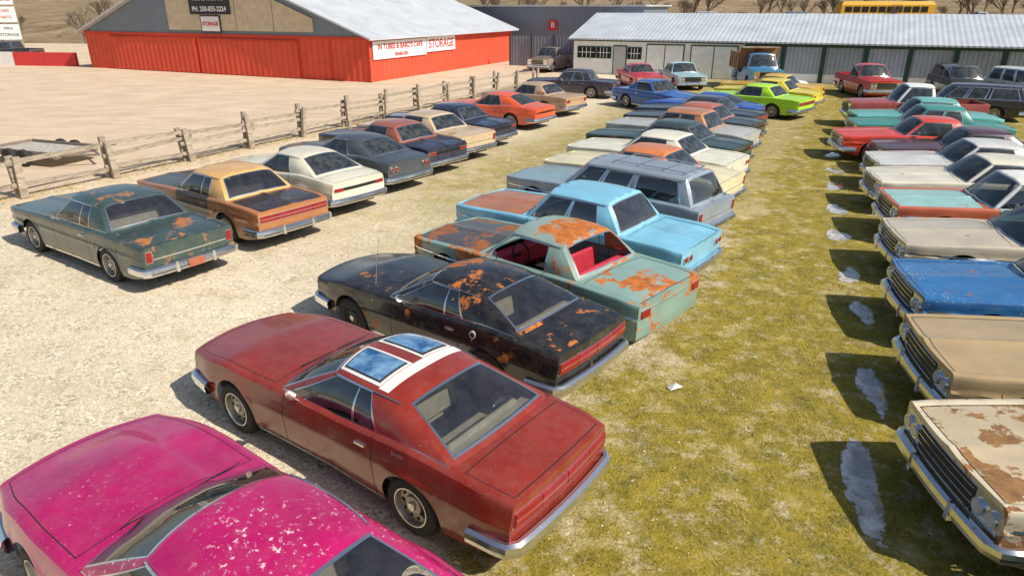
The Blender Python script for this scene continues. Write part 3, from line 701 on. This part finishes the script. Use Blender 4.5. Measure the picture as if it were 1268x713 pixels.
m=MB(); m.add([(0,0,.01),(.16,.02,.05),(.18,.10,.02),(.07,.12,.07),(-.04,.08,.02),(.07,.05,.09)],[(0,1,5),(1,2,5),(2,3,5),(3,4,5),(4,0,5)],WHITEP)
o=m.obj('plastic_scrap',None,False,loc=(2.12,7.85,0)); tag(o,'crumpled white plastic scrap on mossy ground','litter')
SNOW=simple('old_snow',(.80,.82,.85),.7,0,.08,3,.5)
for (x,y,l) in ((18.0,46.8,1.6),(23.4,44.3,1.2)):
    m=MB(); rows=[]
    for i in range(13):
        row=[]
        for j in range(9):
            u=i/6-1; w_=j/4-1; k=max(0,1-u*u)*max(0,1-w_*w_); row.append((u*l,w_*.7,.55*k**.7*(.8+.3*math.sin(7*u+3*w_))-.02))
        rows.append(row)
    m.grid(rows,SNOW); o=m.obj('snow_pile',None,loc=(x,y,0)); o.rotation_euler=(0,0,-.43); tag(o,'old melting snow pile against the garage wall','snow pile','snow piles by the garage')

# ------------------------------------------------------------ FENCE
t=NT('weathered_wood'); v=t.coord(4,(.25,1,1)); n1=t.noise(v,14,6,.7); t.base(t.mix(t.ramp(n1,.3,.7),(.18,.14,.10),(.50,.42,.32))); t.rough(.9); t.bump(n1,.5,.01); WOOD=t.m
fence=empty('wooden_fence',(-11.9,20.1,0),math.atan2(.884,.468),'weathered grey wooden post and rail fence along the lot','fence')
sp=2.6
for i in range(-5,12):
    x=i*sp; 
    for dy in(-.10,.10):
        m=MB(); hh_=1.2+random.uniform(-.14,.12); m.box(-.10,.10,-.055,.055,0,hh_,WOOD,.012,.01); o=m.obj('post',fence,False,loc=(x+random.uniform(-.08,.08),dy*1.25,0)); o.rotation_euler=(random.uniform(-.06,.06),random.uniform(-.09,.09),random.uniform(-.15,.15))
    if i<11:
        for z in(.34,.66,.98):
            if z==.66 and random.random()<.35: continue
            m=MB(); a=random.uniform(-.07,.07); b=random.uniform(-.05,.05); m.box(-.25,sp+.25,-.045,.045,-.055,.055,WOOD,0,.01)
            o=m.obj('rail',fence,False,loc=(x,(.0 if i%2 else .02),z+a)); o.rotation_euler=(random.uniform(-.2,.2),b*.8,random.uniform(-.02,.02))

tr=empty('flat_trailer',(-15.6,22.6,0),math.radians(-20),'low grey flat trailer with ramps lying behind the fence','trailer')
GW=simple('grey_plank',(.50,.46,.40),.8,0,.35,9)
m=MB()
for i in range(7): m.box(-1.5,1.5,-.75+i*.216,-.75+i*.216+.19,.34,.39,GW)
m.obj('deck',tr,False)
m=MB(); RF=simple('rusty_frame',(.22,.17,.14),.8,0,.3,9)
for y in(-.8,.76): m.box(-1.5,1.5,y,y+.05,.28,.48,RF)
m.box(-1.55,-1.5,-.75,.75,.28,.48,RF); m.box(1.5,1.55,-.75,.75,.28,.48,RF)
m.tube((1.5,-.6,.36),(2.5,0,.36),.04,.04,RF); m.tube((1.5,.6,.36),(2.5,0,.36),.04,.04,RF); m.obj('frame',tr,False)
for y in(-.55,.2):
    m=MB()
    for i in range(6): m.box(-1.62-i*.16,-1.56-i*.16,y,y+.35,.30-i*.045,.34-i*.045,RF)
    m.box(-2.5,-1.5,y-.03,y,.05,.10,RF); m.obj('ramp',tr,False)
wheels(tr,[-.33,.33],.92,.27,.16,'dark')

# ------------------------------------------------------------ BUILDINGS
def corr(name,col,axis=0,scale=26,rough=.45,metal=.3,stain=.2,con=.85,bs=.5):
    t=NT(name); v=t.coord(1); tc=t.new('ShaderNodeTexCoord'); sp_=t.new('ShaderNodeSeparateXYZ'); t.link(tc.outputs['Object'],sp_.inputs[0])
    wv=t.math('SINE',t.math('MULTIPLY',sp_.outputs[axis],scale))
    pan=t.math('FRACT',t.math('MULTIPLY',sp_.outputs[axis],.9)); pl=t.ramp(pan,.0,.03,.82,1)
    c=t.mix(1.,tuple(col),t.ramp(t.noise(v,.6,6,.7),.3,.7,1-stain,1+stain*.5),'MULTIPLY'); c=t.mix(1.,c,pl,'MULTIPLY'); c=t.mix(1.,c,t.ramp(wv,-1,1,con,1.04),'MULTIPLY')
    t.base(c); t.rough(rough); t.b.inputs['Metallic'].default_value=metal; t.bump(wv,bs,.03); return t.m
ROOFM=corr('galvanised_roof',(.54,.58,.62),0,20,.55,.0,.2,.9,.25); ROOFY=corr('galvanised_barn_roof',(.56,.59,.62),1,20,.55,.0,.2,.9,.25)
GSID=corr('grey_metal_siding',(.20,.25,.30),0,22,.5,.0,.1)
PANG=corr('grey_metal_panel',(.40,.45,.51),0,24,.5,.0,.25,.78)
REDX=corr('red_boards',(.82,.095,.042),0,12,.7,0,.2); REDY=corr('red_boards_side',(.78,.09,.04),1,12,.7,0,.2)
REDT=simple('red_trim',(.62,.06,.025),.7); WALLW=simple('white_wall',(.84,.85,.82),.7,0,.1,2); GREEN=simple('dark_green_trim',(.015,.055,.035),.6); TANP=simple('tan_plywood',(.62,.52,.36),.8,0,.15,3)
RA=-math.atan2(.43,.903)
barn=empty('red_barn',(-9.47,47.5,0),RA,'long red barn with grey metal gable and pale roof','barn')
BW,BD,EH,PH=28.6,22.,2.8,8.0
m=MB(); m.box(-BW,0,0,.2,0,EH,REDX); m.obj('front_wall',barn,False)
m=MB(); m.box(-BW,0,BD-.2,BD,0,EH,REDX); m.obj('back_wall',barn,False)
m=MB(); m.box(-.2,0,.2,BD-.2,0,EH,REDY); m.obj('side_wall',barn,False)
m=MB(); m.box(-BW,-BW+.2,.2,BD-.2,0,EH,REDY); m.obj('side_wall',barn,False)
for y in(.02,BD-.22):
    m=MB(); m.add([(-BW,y,EH),(0,y,EH),(-BW/2,y,PH),(-BW,y+.18,EH),(0,y+.18,EH),(-BW/2,y+.18,PH)],[(0,1,2),(5,4,3),(0,3,4,1),(1,4,5,2),(2,5,3,0)],GSID)
    m.obj('gable',barn,False)
ov=.5; sl=(PH-EH)/(BW/2)
m=MB()
for sg in(0,1):
    xe=ov if sg==0 else -BW-ov; ze=EH-sl*ov
    a=[(xe,-ov,ze+.05),(-BW/2,-ov,PH+.05),(-BW/2,BD+ov,PH+.05),(xe,BD+ov,ze+.05)]
    b=[(p_[0],p_[1],p_[2]+.12) for p_ in a]
    m.add(a+b,[(3,2,1,0),(4,5,6,7),(0,1,5,4),(1,2,6,5),(2,3,7,6),(3,0,4,7)],ROOFY)
m.obj('roof',barn,False)
m=MB(); m.box(-BW-.05,.05,-.06,-.002,EH-.12,EH+.06,REDT); m.box(-.1,.06,-.055,.03,0,EH-.12,REDT)
for i in range(1,9): m.box(-BW+i*BW/9-.06,-BW+i*BW/9+.06,-.05,-.003,0.02,EH-.12,REDT)
m.obj('trim',barn,False)
for a,b in((-25.4,-15.9),(-15.6,-6.)):
    m=MB(); m.box(a,b,-.12,-.06,.05,EH-.25,REDX); 
    m.box(a,b,-.15,-.121,EH-.4,EH-.25,REDT); o=m.obj('sliding_door',barn,False)
for i in range(4):
    x=-18.4+i*3.5; x2=x+3.43; m=MB()
    za=min(5.3,EH+sl*min(-x,x+BW)-.45); zc=min(5.3,EH+sl*min(-x2,x2+BW)-.45)
    m.add([(x,-.09,EH+.3),(x2,-.09,EH+.3),(x2,-.09,zc),(x,-.09,za),(x,-.0,EH+.3),(x2,-.0,EH+.3),(x2,-.0,zc),(x,-.0,za)],[(0,1,2,3),(7,6,5,4),(0,4,5,1),(1,5,6,2),(2,6,7,3),(3,7,4,0)],TANP); m.obj('plywood_panel',barn,False)
def wpt(org,rot,lx,ly): return (org[0]+lx*math.cos(rot)-ly*math.sin(rot),org[1]+lx*math.sin(rot)+ly*math.cos(rot))
SBLK=simple('sign_black',(.02,.02,.025),.5); SWH=simple('sign_white',(.82,.82,.80),.5,0,.05); SRED=simple('sign_red',(.55,.02,.02),.5)
def sign(org,rot,lx,ly,z,wd,ht,mat,lines,label,frame=None):
    X,Y=wpt(org,rot,lx,ly); e=empty('sign',(X,Y,z),rot,label,'sign')
    m=MB(); m.box(-wd/2,wd/2,0,.06,-ht/2,ht/2,mat); m.obj('board',e,False)
    if frame:
        m=MB(); m.box(-wd/2-.08,wd/2+.08,.01,.08,-ht/2-.08,ht/2+.08,frame); m.obj('sign_frame',e,False)
    for s,size,dz,mt in lines:
        t_=text_mesh(s,size,mt,'lettering',.012); t_.parent=e; t_.location=(0,-.012,dz); t_.rotation_euler=(math.radians(90),0,0)
    return e
BO=(-9.47,47.5)
sign(BO,RA,-13.8,-.2,4.95,4.0,1.5,SBLK,[('ARMSTRONG',.5,.35,SWH),('PH. 250-835-2224',.46,-.40,SWH)],'black sign with white phone number on the barn gable')
sign(BO,RA,-13.9,-.2,3.55,1.8,1.0,SWH,[('STORAGE',.36,.0,SRED)],'small white sign with red lettering on the gable',SBLK)
SR=RA+math.pi/2
sign(BO,SR,3.6,-.12,2.0,6.6,1.15,SWH,[("IN TUBES & BARD'S CAFE",.50,.20,SRED),('250-835-2224',.30,-.34,SRED)],'white sign with red lettering on the barn side')
sign(BO,SR,9.1,-.12,2.1,4.2,1.05,SWH,[('STORAGE',.84,.0,SRED)],'white sign reading STORAGE in red letters')

GA=-math.atan2(.43,.903); GO=(4.7,54.6)
gar=empty('long_garage',(GO[0],GO[1],0),GA,'long low white garage with pale metal roof','garage')
GL_,GD,GE,GP=40.,12.,2.5,4.12
m=MB(); m.box(0,12.5,0,.2,0,GE,WALLW); m.obj('front_wall',gar,False)
m=MB(); m.box(0,.2,.2,GD-.2,0,GE,WALLW); m.add([(.0,0.2,GE),(.0,GD-.2,GE),(.0,GD/2,GP),(.2,0.2,GE),(.2,GD-.2,GE),(.2,GD/2,GP)],[(0,1,2),(5,4,3)],WALLW); m.obj('end_wall',gar,False)
m=MB(); m.box(GL_-.2,GL_,.2,GD-.2,0,GE,WALLW); m.obj('end_wall',gar,False)
m=MB(); m.box(0,GL_,GD-.2,GD,0,GE,WALLW); m.obj('back_wall',gar,False)
m=MB(); m.box(12.5,GL_-.2,.05,.2,.55,GE-.25,PANG); m.obj('metal_panels',gar,False)
m=MB(); m.box(12.5,GL_-.2,.03,.2,0,.55,WALLW); m.obj('white_base_board',gar,False)
m=MB()
for i in range(12): m.box(12.5+i*2.5-.14,12.5+i*2.5+.14,-.06,.05,0,GE-.25,GREEN)
m.box(12.5,GL_,-.08,.05,GE-.25,GE,GREEN); m.box(0,12.4,-.05,-.002,GE-.16,GE,GREEN); m.obj('green_post_trim',gar,False)
m=MB()
ov=.35; sl=(GP-GE)/(GD/2)
for ya,yb in((-ov,GD/2),(GD+ov,GD/2)):
    ze=GE-sl*ov+.03; a=[(-ov,ya,ze),(GL_+ov,ya,ze),(GL_+ov,yb,GP+.03),(-ov,yb,GP+.03)]; b=[(p_[0],p_[1],p_[2]+.1) for p_ in a]
    m.add(a+b,[(3,2,1,0),(4,5,6,7),(0,1,5,4),(1,2,6,5),(2,3,7,6),(3,0,4,7)],ROOFM)
m.obj('roof',gar,False)
for a,b,z0,z1,k in((.4,1.7,1.2,1.9,'window'),(1.9,2.9,1.2,1.9,'window'),(3.2,4.1,.02,2.0,'door'),(4.3,5.2,1.2,1.9,'window'),(5.7,8.3,.02,2.15,'garage_door'),(8.9,12.0,.02,2.15,'garage_door')):
    m=MB(); m.box(a-.08,b+.08,-.05,-.001,z0-.06,z1+.08,GREEN); f=m.obj('frame',gar,False)
    m=MB()
    if k=='window': m.box(a,b,-.07,-.05,z0,z1,DARK); 
    elif k=='door': m.box(a,b,-.08,-.05,z0,z1,simple('grey_door',(.45,.46,.45),.6))
    else:
        m.box(a,b,-.08,-.05,z0,z1,WALLW); m.box((a+b)/2-.03,(a+b)/2+.03,-.09,-.08,z0,z1,GREEN)
    o=m.obj(k,gar,False)
    if k=='window':
        m=MB(); 
        for i in range(1,4): m.box(a+(b-a)*i/4-.02,a+(b-a)*i/4+.02,-.085,-.07,z0,z1,WALLW)
        m.box(a,b,-.084,-.071,(z0+z1)/2-.02,(z0+z1)/2+.02,WALLW); m.obj('glazing_bar',o,False)
sh=empty('grey_shed',(2.6,69.0,0),GA,'tall grey corrugated metal shed between the buildings','shed')
m=MB(); m.box(-9,10,0,9,0,4.7,GSID); m.obj('wall',sh,False); m=MB(); m.box(-9.3,10.3,-.3,9.3,4.72,4.85,ROOFM); m.obj('roof',sh,False)
fe=empty('metal_fence',(-.2,62.,0),GA,'grey metal sheet fence beside the garage','fence')
m=MB(); m.box(0,6.2,0,.08,0,2.4,GSID); m.obj('sheet',fe,False)
for i in range(4):
    m=MB(); m.box(i*2.02,i*2.02+.12,-.1,-.01,0,2.6,RIMDK); m.obj('post',fe,False)
sign((2.6,69.0),GA,1.4,-.1,3.1,.9,.9,SRED,[('B',.7,0,SWH)],'small red sign with white letter on the grey shed')

YEL=simple('school_bus_yellow',(.72,.38,.02),.5)
def bus(loc,rot,label,L=10.,col=YEL):
    z=hillz(*loc); e=empty('school_bus',(loc[0],loc[1],z),rot,label,'bus')
    m=MB(); m.box(-L/2,L/2,-1.2,1.2,.55,2.6,col,.05,.05); m.box(-L/2+.05,L/2-.05,-1.12,1.12,2.6,3.0,col,.25,.3); m.box(L/2,L/2+1.3,-1.0,1.0,.55,1.6,col,.0,.1); m.obj('body',e,False)
    for sg in(1,-1):
        for i in range(int(L)-1):
            m=MB(); x=-L/2+.5+i*.98; y=sg*1.185; m.box(x,x+.8,min(y,y+sg*.02),max(y,y+sg*.02),1.75,2.4,DARK); m.obj('window',e,False)
        m=MB(); y=sg*1.2; m.box(-L/2,L/2,min(y,y+sg*.02),max(y,y+sg*.02),1.2,1.28,DARK); m.obj('stripe',e,False)
    wheels(e,[L/2+.3,-L/2+2.5],1.0,.48,.25,'dark')
bus((46.5,91.5),math.radians(-8),'yellow school bus parked on the rise behind the garage',11.)

e=empty('red_barrier_wall',(-48.,62.5,0),math.radians(-9),'low red and white barrier wall by the road','barrier')
for i in range(9):
    m=MB(); m.box(-16+i*3,-16+i*3+2.96,0,.3,0,1.1,simple('barrier_red',(.6,.04,.04),.6) if i%3 else WHITEP); m.obj('panel',e,False)
e=empty('billboard_tower',(-52.7,76.,0),math.radians(15),'tall white notice board tower by the road','sign')
for x in(-1.0,.8):
    m=MB(); m.box(x,x+.2,0,.2,0,6.5,WOOD); m.obj('post',e,False)
for i in range(3):
    m=MB(); m.box(-1.0,1.0,-.1,-.01,1.5+i*1.7,3.0+i*1.7,SWH); o=m.obj('board',e,False)
    for j,s in enumerate((('MINI','STORAGE'),('CARS','PARTS'),('ARM','STRONG'))[i]):
        t_=text_mesh(s,.4,SBLK if i!=1 else SRED,'lettering'); t_.parent=e; t_.location=(0,-.12,2.6+i*1.7-j*.62); t_.rotation_euler=(math.radians(90),0,0)

BARK=simple('bare_bark',(.16,.12,.08),.95)
def bare(seed,H):
    r_=random.Random(seed); tk=MB(); cr_=MB()
    def br(p_,d,l,r,dep):
        q_=p_+d*l; (tk if dep<2 else cr_).tube(p_,q_,r,r*.65,BARK,5 if dep<2 else 3,False)
        if dep>=5: return
        for i in range(3 if dep>0 else 5):
            nd=(d+Vector((r_.uniform(-1,1),r_.uniform(-1,1),r_.uniform(-.3,.7)))*.75).normalized()
            br(p_+d*l*r_.uniform(.5,1),nd,l*r_.uniform(.6,.8),r*.6,dep+1)
    br(Vector((0,0,-.3)),Vector((0,0,1)),H*.3,H*.022,0)
    return tk.mesh('trunk',False),cr_.mesh('crown',False)
TMS=[bare(i,6.) for i in range(4)]
for i in range(90):
    x=rng.uniform(-85,95); y=rng.uniform(84,150)-.25*x*(x>0)
    if -40<x<10 and y<95: y+=15
    if 15<x<70 and y<102: y+=16
    e=empty('bare_tree',(x,y,hillz(x,y)),rng.random()*6.28,'leafless brown tree on the dry hillside','tree','bare trees on the hillside')
    s=rng.uniform(.6,1.3); e.scale=(s,s,s); k=TMS[i%4]
    for nm,me in(('trunk',k[0]),('crown',k[1])):
        o=bpy.data.objects.new(nm,me); COL.objects.link(o); o.parent=e

# ------------------------------------------------------------ LIGHT / CAMERA
EL=math.radians(44); sd=Vector((.86,-.51,0)).normalized()
wd=bpy.data.worlds.new('World'); SC.world=wd; wd.use_nodes=True; nt=wd.node_tree
sky=nt.nodes.new('ShaderNodeTexSky'); sky.sky_type='NISHITA'; sky.sun_disc=False; sky.sun_elevation=EL; sky.sun_rotation=math.atan2(sd.x,sd.y); sky.air_density=1; sky.dust_density=1.5
bg=nt.nodes['Background']; bg.inputs[1].default_value=.10; nt.links.new(sky.outputs[0],bg.inputs[0])
su=bpy.data.lights.new('sun','SUN'); su.energy=5.0; su.angle=math.radians(.5); su.color=(1,.94,.84)
so=bpy.data.objects.new('sun',su); COL.objects.link(so)
dirv=Vector((sd.x*math.cos(EL),sd.y*math.cos(EL),math.sin(EL))); so.rotation_euler=dirv.to_track_quat('Z','Y').to_euler(); so.location=(0,0,30)
cam=bpy.data.cameras.new('camera'); co=bpy.data.objects.new('camera',cam); COL.objects.link(co)
f=840.; cam.sensor_width=36; cam.lens=36*f/1268; cam.clip_end=2000; cam.clip_start=.1
th=math.atan(348.5/f); co.location=(0,0,4.75); co.rotation_euler=(math.pi/2-th,0,0); SC.camera=co
